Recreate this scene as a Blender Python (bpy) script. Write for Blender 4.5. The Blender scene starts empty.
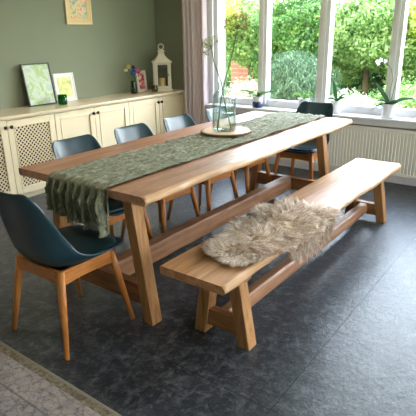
import bpy, bmesh, math, random
import numpy as np
from mathutils import Vector, Matrix, noise
random.seed(7)
C = bpy.context.scene.collection
PI = math.pi

# ------------------------------------------------------------------ materials
def srgb(r, g, b):
    f = lambda c: (c/255/12.92) if c/255 <= .04045 else ((c/255+.055)/1.055)**2.4
    return (f(r), f(g), f(b), 1)

class NT:
    def __init__(s, name):
        s.m = bpy.data.materials.new(name); s.m.use_nodes = True
        s.t = s.m.node_tree; s.t.nodes.clear()
        s.out = s.t.nodes.new('ShaderNodeOutputMaterial')
    def n(s, typ, **kw):
        o = s.t.nodes.new('ShaderNode'+typ)
        for k, v in kw.items():
            if k[0] == '_': setattr(o, k[1:], v)
            else: s.set(o.inputs[k.replace('__', ' ')], v)
        return o
    def set(s, inp, v):
        if isinstance(v, bpy.types.NodeSocket): s.t.links.new(v, inp)
        else: inp.default_value = v
    def coords(s, scale=(1, 1, 1), kind='Object', rot=(0, 0, 0), loc=(0, 0, 0)):
        tc = s.n('TexCoord'); mp = s.n('Mapping', Scale=scale, Rotation=rot, Location=loc)
        s.t.links.new(tc.outputs[kind], mp.inputs['Vector']); return mp.outputs[0]
    def noise(s, vec, scale=5, detail=4, rough=.5, dist=0):
        o = s.n('TexNoise', Vector=vec, Scale=scale, Detail=detail, Roughness=rough, Distortion=dist); return o.outputs['Fac']
    def ramp(s, fac, stops):
        o = s.n('ValToRGB', Fac=fac); e = o.color_ramp.elements
        while len(e) < len(stops): e.new(.5)
        for el, (p, c) in zip(e, stops): el.position = p; el.color = c if len(c) == 4 else (*c, 1)
        return o.outputs[0]
    def mix(s, fac, a, b, mode='MIX'):
        o = s.n('Mix', _data_type='RGBA', _blend_type=mode)
        s.set(o.inputs[0], fac); s.set(o.inputs[6], a); s.set(o.inputs[7], b); return o.outputs[2]
    def math(s, op, a, b=0.):
        o = s.n('Math', _operation=op); s.set(o.inputs[0], a); s.set(o.inputs[1], b); return o.outputs[0]
    def bump(s, h, strength=.3, dist=.01):
        return s.n('Bump', Height=h, Strength=strength, Distance=dist).outputs[0]
    def bsdf(s, **kw):
        p = s.n('BsdfPrincipled', **kw); s.t.links.new(p.outputs[0], s.out.inputs[0]); return s.m

def plain(name, col, rough=.5, metal=0., vary=.06, scale=20, bump=0., spec=.5):
    t = NT(name); v = t.coords(); f = t.noise(v, scale, 3)
    c = t.mix(f, tuple(x*(1-vary) for x in col[:3])+(1,), tuple(min(1, x*(1+vary)) for x in col[:3])+(1,))
    kw = dict(Base__Color=c, Roughness=rough, Metallic=metal)
    kw['Specular IOR Level'] = spec
    if bump: kw['Normal'] = t.bump(f, bump)
    return t.bsdf(**kw)

def wood(name, dark, mid, light, axis='x', rough=.35, scale=1., seam=None, bump=.15):
    t = NT(name)
    st = {'x': (1.2, 14, 14), 'y': (14, 1.2, 14), 'z': (14, 14, 1.2)}[axis]
    v = t.coords(tuple(a*scale for a in st))
    f1 = t.noise(v, 1.6, 6, .6, 1.4)
    f2 = t.noise(v, 7, 3, .6, .3)
    c = t.ramp(f1, [(.25, dark), (.5, mid), (.75, light)])
    c = t.mix(t.math('MULTIPLY', f2, .35), c, dark)
    if seam:      # boards of slightly different tone side by side (y bands)
        s = t.n('SeparateXYZ', Vector=t.coords((1, 1, 1)))
        band = t.math('FLOOR', t.math('DIVIDE', t.math('ADD', s.outputs[1], seam[1]), seam[0]))
        wn = t.n('TexWhiteNoise', _noise_dimensions='1D', W=band).outputs[0]
        c = t.mix(t.math('MULTIPLY', wn, .42), c, mid, 'MULTIPLY')
    return t.bsdf(Base__Color=c, Roughness=t.ramp(f2, [(.3, (rough-.05,)*3), (.7, (rough+.1,)*3)]), Normal=t.bump(f1, bump, .004))

M = {}
M['wall'] = plain('sage_wall_paint', srgb(126, 131, 108), .75, vary=.04, scale=6, bump=.03)
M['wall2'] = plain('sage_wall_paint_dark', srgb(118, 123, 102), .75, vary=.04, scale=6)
M['white_wall'] = plain('white_plaster', srgb(225, 222, 214), .8, vary=.02)
M['ceil'] = plain('ceiling_paint', srgb(236, 234, 228), .85, vary=.02)
M['white_frame'] = plain('white_window_paint', srgb(226, 223, 224), .35, vary=.02)
M['sill'] = plain('sill_lacquer', srgb(226, 226, 232), .2, vary=.02)
M['rad'] = plain('radiator_enamel', srgb(228, 224, 214), .35, vary=.01)
M['cream'] = plain('cream_cabinet_paint', srgb(240, 222, 186), .38, vary=.03, scale=8)
M['cream_top'] = plain('cream_worktop', srgb(220, 200, 168), .2, vary=.05, scale=12)
M['shade_in'] = plain('cabinet_inside_shade', srgb(52, 28, 22), .9)
M['oak'] = wood('oak_slab', srgb(132, 90, 66), srgb(178, 130, 100), srgb(198, 152, 122), 'x', .38, seam=(.25, .02))
M['oak_bench'] = wood('oak_bench_slab', srgb(140, 95, 60), srgb(192, 141, 96), srgb(214, 170, 124), 'x', .38, seam=(.13, .03))
M['sapwood'] = wood('pale_sapwood_edge', srgb(160, 116, 80), srgb(200, 154, 112), srgb(220, 180, 134), 'x', .36)
M['oak_z'] = wood('oak_leg', srgb(122, 78, 44), srgb(176, 124, 76), srgb(200, 152, 98), 'z', .4)
M['oak_y'] = wood('oak_rail', srgb(112, 70, 42), srgb(164, 112, 70), srgb(188, 140, 92), 'y', .42)
M['oak_x'] = wood('oak_beam', srgb(110, 70, 46), srgb(160, 112, 78), srgb(182, 138, 100), 'x', .42)
M['beech'] = wood('beech_leg', srgb(150, 84, 34), srgb(190, 118, 56), srgb(208, 140, 72), 'z', .35, 2.)
M['beech_y'] = wood('beech_rail', srgb(150, 84, 34), srgb(190, 118, 56), srgb(208, 140, 72), 'x', .35, 2.)
M['shell'] = plain('petrol_shell', srgb(18, 52, 64), .32, vary=.05, scale=3, spec=.5)
M['cushion'] = plain('petrol_leatherette', srgb(18, 44, 50), .35, vary=.08, scale=60, bump=.05)
M['black'] = plain('black_metal', srgb(24, 22, 20), .35)
M['knob'] = plain('dark_knob', srgb(44, 38, 32), .3, metal=.7)
M['black_frame'] = plain('black_frame_wood', srgb(28, 25, 22), .4)
M['silver_frame'] = plain('pale_silver_frame', srgb(206, 204, 192), .35)
M['gold_frame'] = plain('pale_gold_frame', srgb(222, 196, 140), .4)
M['mat'] = plain('mount_card', srgb(214, 184, 132), .8)
M['lantern'] = plain('lantern_white_paint', srgb(206, 198, 176), .5, vary=.05)
M['wax'] = plain('candle_wax', srgb(214, 186, 120), .5)
M['ceramic'] = plain('white_ceramic', srgb(236, 234, 234), .18, vary=.01)
M['navy'] = plain('navy_glaze', srgb(28, 36, 78), .2)
M['soil'] = plain('bark_soil', srgb(62, 44, 30), .95, vary=.4, scale=80, bump=.5)
M['pebble'] = plain('dark_green_glass', srgb(22, 40, 24), .1)
M['bark'] = plain('tree_bark', srgb(112, 90, 66), .9, vary=.3, scale=18, bump=.4)
M['stone_jar'] = plain('grey_green_stoneware', srgb(134, 128, 96), .3, vary=.15)
M['stem'] = plain('green_stem', srgb(98, 128, 60), .5)
M['curtain_pole'] = plain('pole_metal', srgb(150, 146, 140), .3, metal=.8)
M['backing'] = plain('frame_backboard', srgb(90, 70, 50), .8)

def leafmat(name, a, b, c=None, rough=.5, trans=.42, k=1.):
    a, b, c = [tuple(x*k for x in q[:3])+(1,) if q else None for q in (a, b, c)]
    t = NT(name); g = t.n('NewGeometry')
    col = t.ramp(g.outputs['Random Per Island'], [(0., a), (.5, b), (1., c or b)])
    d = t.n('BsdfPrincipled', Base__Color=col, Roughness=rough)
    tr = t.n('BsdfTranslucent', Color=col)
    mx = t.n('MixShader', Fac=trans); t.t.links.new(d.outputs[0], mx.inputs[1]); t.t.links.new(tr.outputs[0], mx.inputs[2])
    t.t.links.new(mx.outputs[0], t.out.inputs[0]); return t.m
M['leaf_dark'] = leafmat('orchid_leaf', srgb(28, 62, 36), srgb(44, 84, 44), trans=.15)
M['leaf_bright'] = leafmat('strap_leaf', srgb(80, 130, 50), srgb(120, 160, 70))
M['leaf_navypot'] = leafmat('violet_leaf', srgb(36, 70, 52), srgb(90, 128, 60), trans=.2)
M['g_laurel'] = leafmat('laurel_foliage', srgb(52, 92, 44), srgb(88, 130, 58), srgb(138, 168, 88), k=1.3)
M['g_conifer'] = leafmat('conifer_foliage', srgb(62, 86, 62), srgb(90, 118, 84), srgb(128, 150, 112), k=1.3)
M['g_light'] = leafmat('light_foliage', srgb(86, 122, 58), srgb(130, 158, 84), srgb(170, 186, 124), k=1.3)
M['g_yellow'] = leafmat('yellow_foliage', srgb(126, 146, 54), srgb(168, 178, 76), srgb(200, 200, 116), k=1.3)
M['g_dark'] = leafmat('dark_foliage', srgb(30, 62, 34), srgb(52, 92, 48), srgb(84, 122, 66), k=1.3)
M['g_flower'] = leafmat('pale_flowering_foliage', srgb(110, 158, 80), srgb(206, 214, 178), srgb(240, 226, 214), k=1.3)
M['g_pink'] = leafmat('pink_flowering_foliage', srgb(120, 150, 80), srgb(214, 196, 180), srgb(228, 190, 190), k=1.3)
M['g_mix'] = leafmat('mixed_foliage', srgb(70, 120, 60), srgb(140, 180, 96), srgb(216, 208, 160), k=1.3)
M['petal_y'] = leafmat('yellow_petal', srgb(226, 210, 120), srgb(240, 234, 190))
M['petal_b'] = leafmat('blue_petal', srgb(50, 110, 190), srgb(90, 150, 220))
M['petal_p'] = leafmat('pink_petal', srgb(200, 80, 130), srgb(230, 130, 170))
M['petal_d'] = leafmat('mauve_petal', srgb(70, 60, 90), srgb(110, 80, 110))
M['orchid_petal'] = leafmat('pale_orchid_petal', srgb(232, 214, 214), srgb(245, 238, 236))
M['umbel'] = leafmat('umbel_floret', srgb(150, 112, 56), srgb(188, 158, 96), srgb(128, 130, 60))
M['umbel_g'] = leafmat('green_umbel_floret', srgb(150, 160, 84), srgb(196, 190, 130), srgb(120, 146, 74))

def glassmat(name, tint, fac=.08, rough=0.):   # single-sheet pane: fresnel gloss over clear transmission
    t = NT(name); g = t.n('NewGeometry'); ior = t.math('SUBTRACT', 1.45, t.math('MULTIPLY', g.outputs['Backfacing'], 1.45-1/1.45)); fr = t.n('Fresnel', IOR=ior)
    a = t.n('BsdfTransparent', Color=tint); b = t.n('BsdfGlossy', Color=(1, 1, 1, 1), Roughness=rough)
    mx = t.n('MixShader', Fac=fr.outputs[0]); t.t.links.new(a.outputs[0], mx.inputs[1]); t.t.links.new(b.outputs[0], mx.inputs[2])
    t.t.links.new(mx.outputs[0], t.out.inputs[0]); return t.m
M['pane'] = glassmat('window_glass', (.96, .98, .97, 1))
M['green_glass'] = glassmat('green_tumbler_glass', (.12, .5, .2, 1))
M['jar_glass'] = glassmat('smoky_glass', (.62, .62, .5, 1))
M['vase_glass'] = glassmat('ribbed_vase_glass', (.93, .95, .94, 1), rough=.02)
vt = M['vase_glass'].node_tree; lw = vt.nodes.new('ShaderNodeLayerWeight'); lw.inputs[0].default_value = .35
vr = vt.nodes.new('ShaderNodeValToRGB'); vr.color_ramp.elements[0].color = (.95, .97, .96, 1); vr.color_ramp.elements[1].color = (.48, .56, .53, 1)
vt.links.new(lw.outputs['Facing'], vr.inputs[0]); vt.links.new(vr.outputs[0], [q for q in vt.nodes if q.bl_idname == 'ShaderNodeBsdfTransparent'][0].inputs[0])   # longer path through the glass at the rims
M['water'] = glassmat('vase_water', (.93, .96, .92, 1))

# floor: slate-look tiles 1.02 x 0.5 m
t = NT('slate_tiles'); v = t.coords()
sep = t.n('SeparateXYZ', Vector=v)
def joint(sock, off, size, w):
    m = t.math('MODULO', t.math('ADD', t.math('DIVIDE', t.math('SUBTRACT', sock, off), size), 50.), 1.)
    d = t.math('ABSOLUTE', t.math('SUBTRACT', m, .5))
    return t.math('GREATER_THAN', d, .5-w/size)
j = t.math('MAXIMUM', joint(sep.outputs[0], 2.44, 1.02, .0022), joint(sep.outputs[1], .76, .5, .0022))
n1 = t.noise(v, 11, 10, .78, .5); n2 = t.noise(v, 26, 7, .7, .15); n3 = t.noise(v, 90, 3, .6)
c = t.ramp(n1, [(.34, srgb(30, 33, 42)), (.5, srgb(47, 50, 58)), (.66, srgb(96, 99, 106))])
c = t.mix(t.math('MULTIPLY', t.ramp(n2, [(.5, (0, 0, 0)), (.72, (1, 1, 1))]), .45), c, srgb(128, 128, 128))
bx_ = t.math('FLOOR', t.math('DIVIDE', t.math('SUBTRACT', sep.outputs[0], 2.44), 1.02)); by_ = t.math('FLOOR', t.math('DIVIDE', t.math('SUBTRACT', sep.outputs[1], .76), .5))
wn = t.n('TexWhiteNoise', _noise_dimensions='2D', Vector=t.n('CombineXYZ', X=bx_, Y=by_).outputs[0]).outputs[0]
c = t.mix(t.math('MULTIPLY', wn, .25), c, srgb(60, 62, 66))
c = t.mix(j, c, srgb(28, 29, 30))
h = t.math('ADD', t.math('MULTIPLY', n2, .7), t.math('MULTIPLY', n3, .3)); h = t.math('SUBTRACT', h, t.math('MULTIPLY', j, .6))
M['floor'] = t.bsdf(Base__Color=c, Roughness=t.ramp(n2, [(.3, (.29,)*3), (.7, (.37,)*3)]), Normal=t.bump(h, .6, .007), **{'Specular IOR Level': .45})

# rug: distressed pattern with olive border band along its +x edge
t = NT('distressed_rug'); v = t.coords(); sep = t.n('SeparateXYZ', Vector=v)
vo = t.n('TexVoronoi', Vector=v, Scale=16, _feature='DISTANCE_TO_EDGE').outputs[0]
na = t.noise(v, 42, 6, .75); nb = t.noise(v, 6, 5, .6); nc = t.noise(v, 160, 2, .6)
base = t.ramp(nb, [(.3, srgb(148, 136, 138)), (.5, srgb(186, 172, 170)), (.7, srgb(136, 132, 152))])
base = t.mix(t.math('MULTIPLY', t.ramp(na, [(.5, (0, 0, 0)), (.62, (1, 1, 1))]), .75), base, srgb(78, 76, 94))
base = t.mix(t.math('MULTIPLY', t.ramp(vo, [(.02, (1, 1, 1)), (.08, (0, 0, 0))]), .4), base, srgb(120, 100, 86))
def band(lo, hi):   # distance from the edge is -x in the rug's own frame
    d = t.math('MULTIPLY', sep.outputs[0], -1.)
    return t.math('MULTIPLY', t.math('GREATER_THAN', d, lo), t.math('LESS_THAN', d, hi))
wv = t.n('TexWave', Vector=v, Scale=9, Distortion=3, Detail=2, _bands_direction='Y').outputs[1]
olive = t.mix(t.math('MULTIPLY', t.ramp(na, [(.42, (0, 0, 0)), (.6, (1, 1, 1))]), .8), srgb(104, 88, 62), srgb(176, 160, 142))
olive = t.mix(t.math('MULTIPLY', wv, .35), olive, srgb(84, 76, 58))
c = t.mix(band(.010, .044), base, olive)
c = t.mix(band(.0, .010), c, srgb(140, 132, 118))
c = t.mix(t.math('MULTIPLY', band(.17, .18), .6), c, srgb(96, 90, 92))
c = t.mix(t.math('MULTIPLY', band(.27, .285), .6), c, srgb(96, 90, 92))
c = t.mix(t.math('MULTIPLY', nc, .35), c, srgb(110, 106, 100))
M['rug'] = t.bsdf(Base__Color=c, Roughness=.95, Normal=t.bump(nc, .5, .004))
M['rug_edge'] = plain('rug_binding', srgb(150, 140, 126), .9, vary=.2, scale=120)

# runner cloth
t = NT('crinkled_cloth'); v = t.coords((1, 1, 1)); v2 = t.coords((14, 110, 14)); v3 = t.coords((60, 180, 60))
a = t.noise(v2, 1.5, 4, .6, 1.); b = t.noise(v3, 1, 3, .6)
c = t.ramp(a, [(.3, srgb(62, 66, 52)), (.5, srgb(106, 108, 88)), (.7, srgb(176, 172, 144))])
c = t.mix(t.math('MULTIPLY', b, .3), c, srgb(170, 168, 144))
M['runner'] = t.bsdf(Base__Color=c, Roughness=.9, Normal=t.bump(b, .5, .004))
M['fur_skin'] = plain('sheepskin_hide', srgb(196, 176, 146), .9)
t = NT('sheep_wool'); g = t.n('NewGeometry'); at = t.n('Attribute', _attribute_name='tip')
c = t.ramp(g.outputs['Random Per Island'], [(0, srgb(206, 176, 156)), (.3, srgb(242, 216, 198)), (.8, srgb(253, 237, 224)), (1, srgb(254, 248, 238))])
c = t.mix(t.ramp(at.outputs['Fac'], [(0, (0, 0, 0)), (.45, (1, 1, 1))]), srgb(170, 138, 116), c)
M['wool'] = t.bsdf(Base__Color=c, Roughness=.75)
# curtain
t = NT('mauve_curtain'); v = t.coords((220, 220, 220)); a = t.noise(v, 1, 2)
c = t.mix(a, srgb(206, 188, 190), srgb(228, 214, 214))
d = t.n('BsdfPrincipled', Base__Color=c, Roughness=.9); tr = t.n('BsdfTranslucent', Color=c)
mx = t.n('MixShader', Fac=.3); t.t.links.new(d.outputs[0], mx.inputs[1]); t.t.links.new(tr.outputs[0], mx.inputs[2]); t.t.links.new(mx.outputs[0], t.out.inputs[0]); M['curtain'] = t.m
# pictures (generic prints)
def picture(name, stops, scale, seed):
    t = NT(name); v = t.coords((1, 1, 1), loc=(seed, seed*.7, 0)); f = t.noise(v, scale, 4, .6, .8)
    return t.bsdf(Base__Color=t.ramp(f, stops), Roughness=.4)
M['print_leaf'] = picture('green_print', [(.3, srgb(140, 158, 134)), (.5, srgb(186, 196, 168)), (.6, srgb(140, 168, 84)), (.72, srgb(200, 204, 186))], 7, 3)
M['print_yellow'] = picture('yellow_print', [(.3, srgb(140, 150, 70)), (.5, srgb(196, 196, 100)), (.7, srgb(214, 210, 150))], 9, 5)
M['print_art'] = picture('bright_abstract_print', [(.34, srgb(50, 90, 130)), (.43, srgb(130, 166, 150)), (.5, srgb(206, 180, 50)), (.57, srgb(220, 180, 150)), (.66, srgb(200, 96, 70))], 16, 9)
M['print_red'] = picture('red_pink_print', [(.35, srgb(110, 22, 36)), (.5, srgb(190, 90, 90)), (.65, srgb(224, 196, 180))], 22, 2)
t = NT('garden_lawn'); v = t.coords(); f = t.noise(v, 9, 6, .7); M['lawn'] = t.bsdf(Base__Color=t.ramp(f, [(.3, srgb(84, 116, 52)), (.7, srgb(150, 172, 92))]), Roughness=.9)
t = NT('garden_brick'); br = t.n('TexBrick', Vector=t.coords((4, 4, 4), rot=(PI/2, 0, PI/2)), Color1=srgb(190, 120, 98), Color2=srgb(168, 98, 82), Mortar=srgb(200, 180, 168), Scale=1.2); M['brick'] = t.bsdf(Base__Color=br.outputs[0], Roughness=.9)
M['render_pale'] = plain('pale_render', srgb(206, 206, 214), .9)
M['gutter'] = plain('roof_tile', srgb(150, 92, 78), .8, vary=.2)

# ------------------------------------------------------------------ mesh helpers
def mesh_obj(name, verts, faces, mat, parent=None, smooth=False, loc=None, bevel=0, sub=0, solid=0, attrs=None):
    me = bpy.data.meshes.new(name); me.from_pydata([tuple(v) for v in verts], [], faces); me.validate(); me.update()
    return finish(name, me, mat, parent, smooth, loc, bevel, sub, solid)
def finish(name, me, mat, parent=None, smooth=False, loc=None, bevel=0, sub=0, solid=0):
    if isinstance(mat, str): mat = M[mat]
    if mat and not me.materials: me.materials.append(mat)
    if smooth:
        for p in me.polygons: p.use_smooth = True
    o = bpy.data.objects.new(name, me); C.objects.link(o)
    if parent: o.parent = parent
    if loc: o.location = loc
    if solid:
        m = o.modifiers.new('solid', 'SOLIDIFY'); m.thickness = solid; m.offset = 0
    if sub:
        m = o.modifiers.new('sub', 'SUBSURF'); m.levels = m.render_levels = sub
    if bevel:
        m = o.modifiers.new('bevel', 'BEVEL'); m.width = bevel; m.segments = 2; m.limit_method = 'ANGLE'
    return o
class MB:
    """collects simple shapes into ONE mesh"""
    def __init__(s): s.v = []; s.f = []
    def hexa(s, b, t):       # 4 bottom, 4 top corners
        k = len(s.v); s.v += [tuple(p) for p in b]+[tuple(p) for p in t]
        s.f += [(k+3, k+2, k+1, k), (k+4, k+5, k+6, k+7)]+[(k+i, k+(i+1) % 4, k+4+(i+1) % 4, k+4+i) for i in range(4)]
        return s
    def box(s, x0, x1, y0, y1, z0, z1):
        q = [(x0, y0), (x1, y0), (x1, y1), (x0, y1)]
        return s.hexa([(x, y, z0) for x, y in q], [(x, y, z1) for x, y in q])
    def rings(s, rings, cap=True, closed=True):
        k = len(s.v); n = len(rings[0])
        for r in rings: s.v += [tuple(p) for p in r]
        for i in range(len(rings)-1):
            for j in range(n if closed else n-1):
                a, b = k+i*n+j, k+i*n+(j+1) % n
                s.f.append((a, b, b+n, a+n))
        if cap: s.f += [tuple(k+j for j in reversed(range(n))), tuple(k+(len(rings)-1)*n+j for j in range(n))]
        return s
    def lathe(s, prof, n=32, c=(0, 0, 0), rib=0, ribn=0):
        rr = []
        for r, z in prof:
            rr.append([(c[0]+(r+(rib*math.cos(ribn*2*PI*i/n) if r > .03 else 0))*math.cos(2*PI*i/n), c[1]+(r+(rib*math.cos(ribn*2*PI*i/n) if r > .03 else 0))*math.sin(2*PI*i/n), c[2]+z) for i in range(n)])
        return s.rings(rr)
    def tube(s, pts, rad, n=10):
        pts = [Vector(p) for p in pts]; rr = []
        rads = rad if hasattr(rad, '__len__') else [rad]*len(pts)
        up = Vector((0, 0, 1))
        for i, p in enumerate(pts):
            d = (pts[min(i+1, len(pts)-1)]-pts[max(i-1, 0)]).normalized()
            a = d.cross(up)
            if a.length < .05: a = d.cross(Vector((1, 0, 0)))
            a.normalize(); b = d.cross(a)
            rr.append([p+(a*math.cos(2*PI*k/n)+b*math.sin(2*PI*k/n))*rads[i] for k in range(n)])
        return s.rings(rr)
    def build(s, name, mat, parent=None, **kw): return mesh_obj(name, s.v, s.f, mat, parent, **kw)

def empty(name, loc, label=None, cat=None, group=None, rz=0):
    o = bpy.data.objects.new(name, None); C.objects.link(o); o.location = loc; o.rotation_euler = (0, 0, rz); o.empty_display_size = .1
    tag(o, label, cat, group); return o
def tag(o, label=None, cat=None, group=None, kind=None):
    if label: o['label'] = label
    if cat: o['category'] = cat
    if group: o['group'] = group
    if kind: o['kind'] = kind
    return o
def struct(o): o['kind'] = 'structure'; return o
def copy_tree(o, parent=None):
    c = o.copy(); C.objects.link(c)
    if parent: c.parent = parent
    for ch in [x for x in bpy.data.objects if x.parent == o]: copy_tree(ch, c)
    return c
def nz(*a): return noise.noise(Vector(a))

# ------------------------------------------------------------------ room
XW, YB, ZC, XR, YR = 4.99, 4.55, 2.55, -1.7, -2.4      # window wall, cabinet wall, ceiling, rear wall, right wall
struct(MB().box(XR-.1, XW+.25, YR-.25, YB+.2, -.12, 0).build('floor', 'floor'))
struct(MB().box(XR-.2, XW+.3, YR-.3, YB+.2, ZC, ZC+.2).build('ceiling', 'ceil'))
struct(MB().box(XR-.2, XW+.3, YB, YB+.2, 0, ZC).build('wall_left', 'wall'))
struct(MB().box(XR-.2, XR, YR, YB, 0, ZC).build('wall_back', 'wall2'))
WY0, WY1, WZ0, WZ1 = -.75, 3.64, .63, 2.3
w = MB().box(XW, XW+.3, WY1, YB, 0, ZC)
w.box(XW, XW+.3, YR-.3, WY0, 0, ZC).box(XW, XW+.3, WY0, WY1, WZ1, ZC)
struct(w.build('wall_front', 'wall2'))
struct(MB().box(XW, XW+.3, WY0, WY1, 0, WZ0).build('wall_front_lower', 'white_wall')); bpy.data.objects['wall_front_lower'].name = 'wall_window_side'
PX0, PX1 = .5, 4.4
w = MB().box(XR-.2, PX0, YR-.3, YR, 0, ZC).box(PX1, XW+.3, YR-.3, YR, 0, ZC).box(PX0, PX1, YR-.3, YR, 2.3, ZC)
struct(w.build('wall_right', 'white_wall'))
# glazed garden door in the right wall (out of frame, lets the daylight in)
d = MB()
for x in (PX0, 1.45, 2.42, 3.4, PX1-.07): d.box(x, x+.07, YR-.17, YR-.1, 0, 2.3)
d.box(PX0, PX1, YR-.17, YR-.1, 0, .08).box(PX0, PX1, YR-.17, YR-.1, 2.22, 2.3)
dd = struct(d.build('door_1', 'white_frame')); MB().box(PX0+.05, PX1-.05, YR-.14, YR-.134, .08, 2.22).build('pane', 'pane', dd)
# the window
FX0, FX1 = 5.05, 5.12
f = MB()
f.box(FX0, FX1, WY0, WY1, .66, .745).box(FX0, FX1, WY0, WY1, 2.2, WZ1)
win = struct(f.build('window_1', 'white_frame', bevel=.006))
for y0, y1 in ((2.895, 3.0), (2.15, 2.268), (1.413, 1.517), (.67, .775), (-.06, .04)):
    m = MB().box(FX0-.03, FX1+.01, y0, y1, .70, 2.25); m.box(FX0-.045, FX0-.02, y0+.038, y1-.038, .72, 2.24)
    m.build('mullion', 'white_frame', win, bevel=.004)
MB().box(FX0-.03, FX1+.01, 3.57, WY1, .66, 2.3).build('jamb', 'white_frame', win, bevel=.004)
MB().box(FX0-.03, FX1+.01, WY0, WY0+.08, .66, 2.3).build('jamb', 'white_frame', win, bevel=.004)
MB().box(5.082, 5.088, WY0+.05, 3.6, .74, 2.21).build('pane', 'pane', win)
struct(MB().box(XW-.02, XW+.0, WY1-.03, WY1+.06, .66, WZ1+.06).build('trim_1', 'white_frame', bevel=.003))
s = MB().box(4.845, 5.05, WY0-.05, 3.66, .642, .667)
sill = struct(s.build('window_2', 'sill', bevel=.006)); sill.name = 'trim_2'
struct(MB().box(4.885, XW, WY0-.05, 3.66, .585, .642).build('trim_3', 'white_frame', bevel=.003))
struct(MB().box(4.965, XW, YR, 3.66, 0, .085).build('baseboard_front', 'white_frame', bevel=.004))
struct(MB().box(XR, 1.88, YB-.016, YB, 0, .085).build('baseboard_left', 'white_frame', bevel=.004))
struct(MB().box(XR, XR+.016, YR, YB-.02, 0, .085).build('baseboard_back', 'white_frame', bevel=.004))

# radiator (ribbed panel) under the window
rad = empty('radiator', (4.92, 1.5, .1), 'cream ribbed panel radiator on the wall under the window sill', 'radiator')
y0, y1 = -1.05, 1.62; n = 120
rings = []; ny = int((y1-y0)/.0333)
pts = []
for i in range(ny):
    a = y0+i*(y1-y0)/ny; p = (y1-y0)/ny
    pts += [(a, 0), (a+p*.42, 0), (a+p*.55, .009), (a+p*.87, .009)]
pts.append((y1, 0))
pr = MB(); prof = [(0, .0), (.012, .0)]
rr = [[(-.03+x, y, .02) for y, x in pts], [(-.03+x, y, .44) for y, x in pts]]
pr.rings(rr, cap=False, closed=False)
pr.box(-.018, 0, y0, y1, .0, .46)
pr.box(-.032, -.018, y0, y1, -.0, .025).box(-.032, -.018, y0, y1, .435, .46)
pr.build('panel', 'rad', rad)
g = MB().box(-.034, .03, y0-.004, y1+.004, .46, .468)
for i in range(60): g.box(-.02, .025, y0+.03+i*.043, y0+.05+i*.043, .467, .471)
g.build('top_grille', 'rad', rad)
MB().box(.0, .045, y0+.2, y0+.24, .08, .40).build('bracket', 'white_frame', rad); MB().box(.0, .045, y1-.24, y1-.2, .08, .40).build('bracket', 'white_frame', rad)
MB().tube([(-.0, y1-.05, .0), (0, y1-.05, -.1)], .008).build('pipe', 'white_frame', rad)

# curtain: gathered cloth with pleats, in front of the left end of the window
cu = empty('curtain', (4.86, 3.80, 0), 'long mauve-grey gathered curtain hanging at the left side of the window', 'curtain')
vs = []; N = 150; rows = 26
for r in range(rows+1):
    z = .015+(2.36-.015)*r/rows
    for i in range(N+1):
        u = i/N; y = -.19+.38*u
        ph = u*2*PI*5.3+.35*math.sin(z*1.1)
        a = .03+.008*math.sin(u*17)
        vs.append((a*math.sin(ph)+.012*math.sin(2.3*ph+1)+.006*nz(u*6, z*1.2, 1), y+.012*math.cos(ph*1.0)+.006*nz(u*4, z, 5), z))
fs = [(r*(N+1)+i, r*(N+1)+i+1, (r+1)*(N+1)+i+1, (r+1)*(N+1)+i) for r in range(rows) for i in range(N)]
mesh_obj('cloth', vs, fs, 'curtain', cu, smooth=True, solid=.003)
cp = MB().tube([(4.86, -1., 2.40), (4.86, 4.2, 2.40)], .014).build('curtain_rod', 'curtain_pole'); tag(cp, 'metal curtain rod above the window', 'curtain rod')
for y in (-.9, 1.6, 4.1): MB().tube([(4.86, y, 2.40), (XW, y, 2.40)], .008).build('bracket', 'curtain_pole', cp)

# ------------------------------------------------------------------ live-edge slabs
def slab(name, mat, parent, x0, x1, y0, y1, z0, z1, seed, amp, ampb, n=110, back=.4):
    """x along; y0 front live edge; y1 back edge; coordinates local to parent"""
    rr = []
    for i in range(n+1):
        x = x0+(x1-x0)*i/n
        w_ = amp*(nz(x*1.7, seed, 0)*1.1+nz(x*4.5, seed, 4)*.55+nz(x*13, seed, 2)*.15)
        k = nz(x*2.4, seed, 9)*ampb+nz(x*8, seed, 19)*ampb*.5
        wb = back*amp*(nz(x*1.5, seed+7, 0)+nz(x*5, seed+7, 4)*.5)
        f0 = y0+w_+.006
        rr.append([(x, f0+.014+abs(k), z1), (x, f0+.004+.5*abs(k), z1-.010), (x, f0-.004-.3*k, z0+.4*(z1-z0)), (x, f0+.004+.3*k, z0+.003), (x, f0+.014, z0),
                   (x, y1-wb-.008, z0), (x, y1-wb, z0+.006), (x, y1-wb, z1-.006), (x, y1-wb-.005, z1)])
    k = MB().rings(rr)
    o = k.build(name, mat, parent)
    if mat != 'oak_x': o.data.materials.append(M['sapwood'])
    for i_, p in enumerate(o.data.polygons):
        if abs(p.normal.z) < .95 and abs(p.normal.x) < .9 and mat != 'oak_x': p.use_smooth = True
        if i_ < n*9 and i_ % 9 < 3 and mat != 'oak_x': p.material_index = 1
    return o

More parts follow.
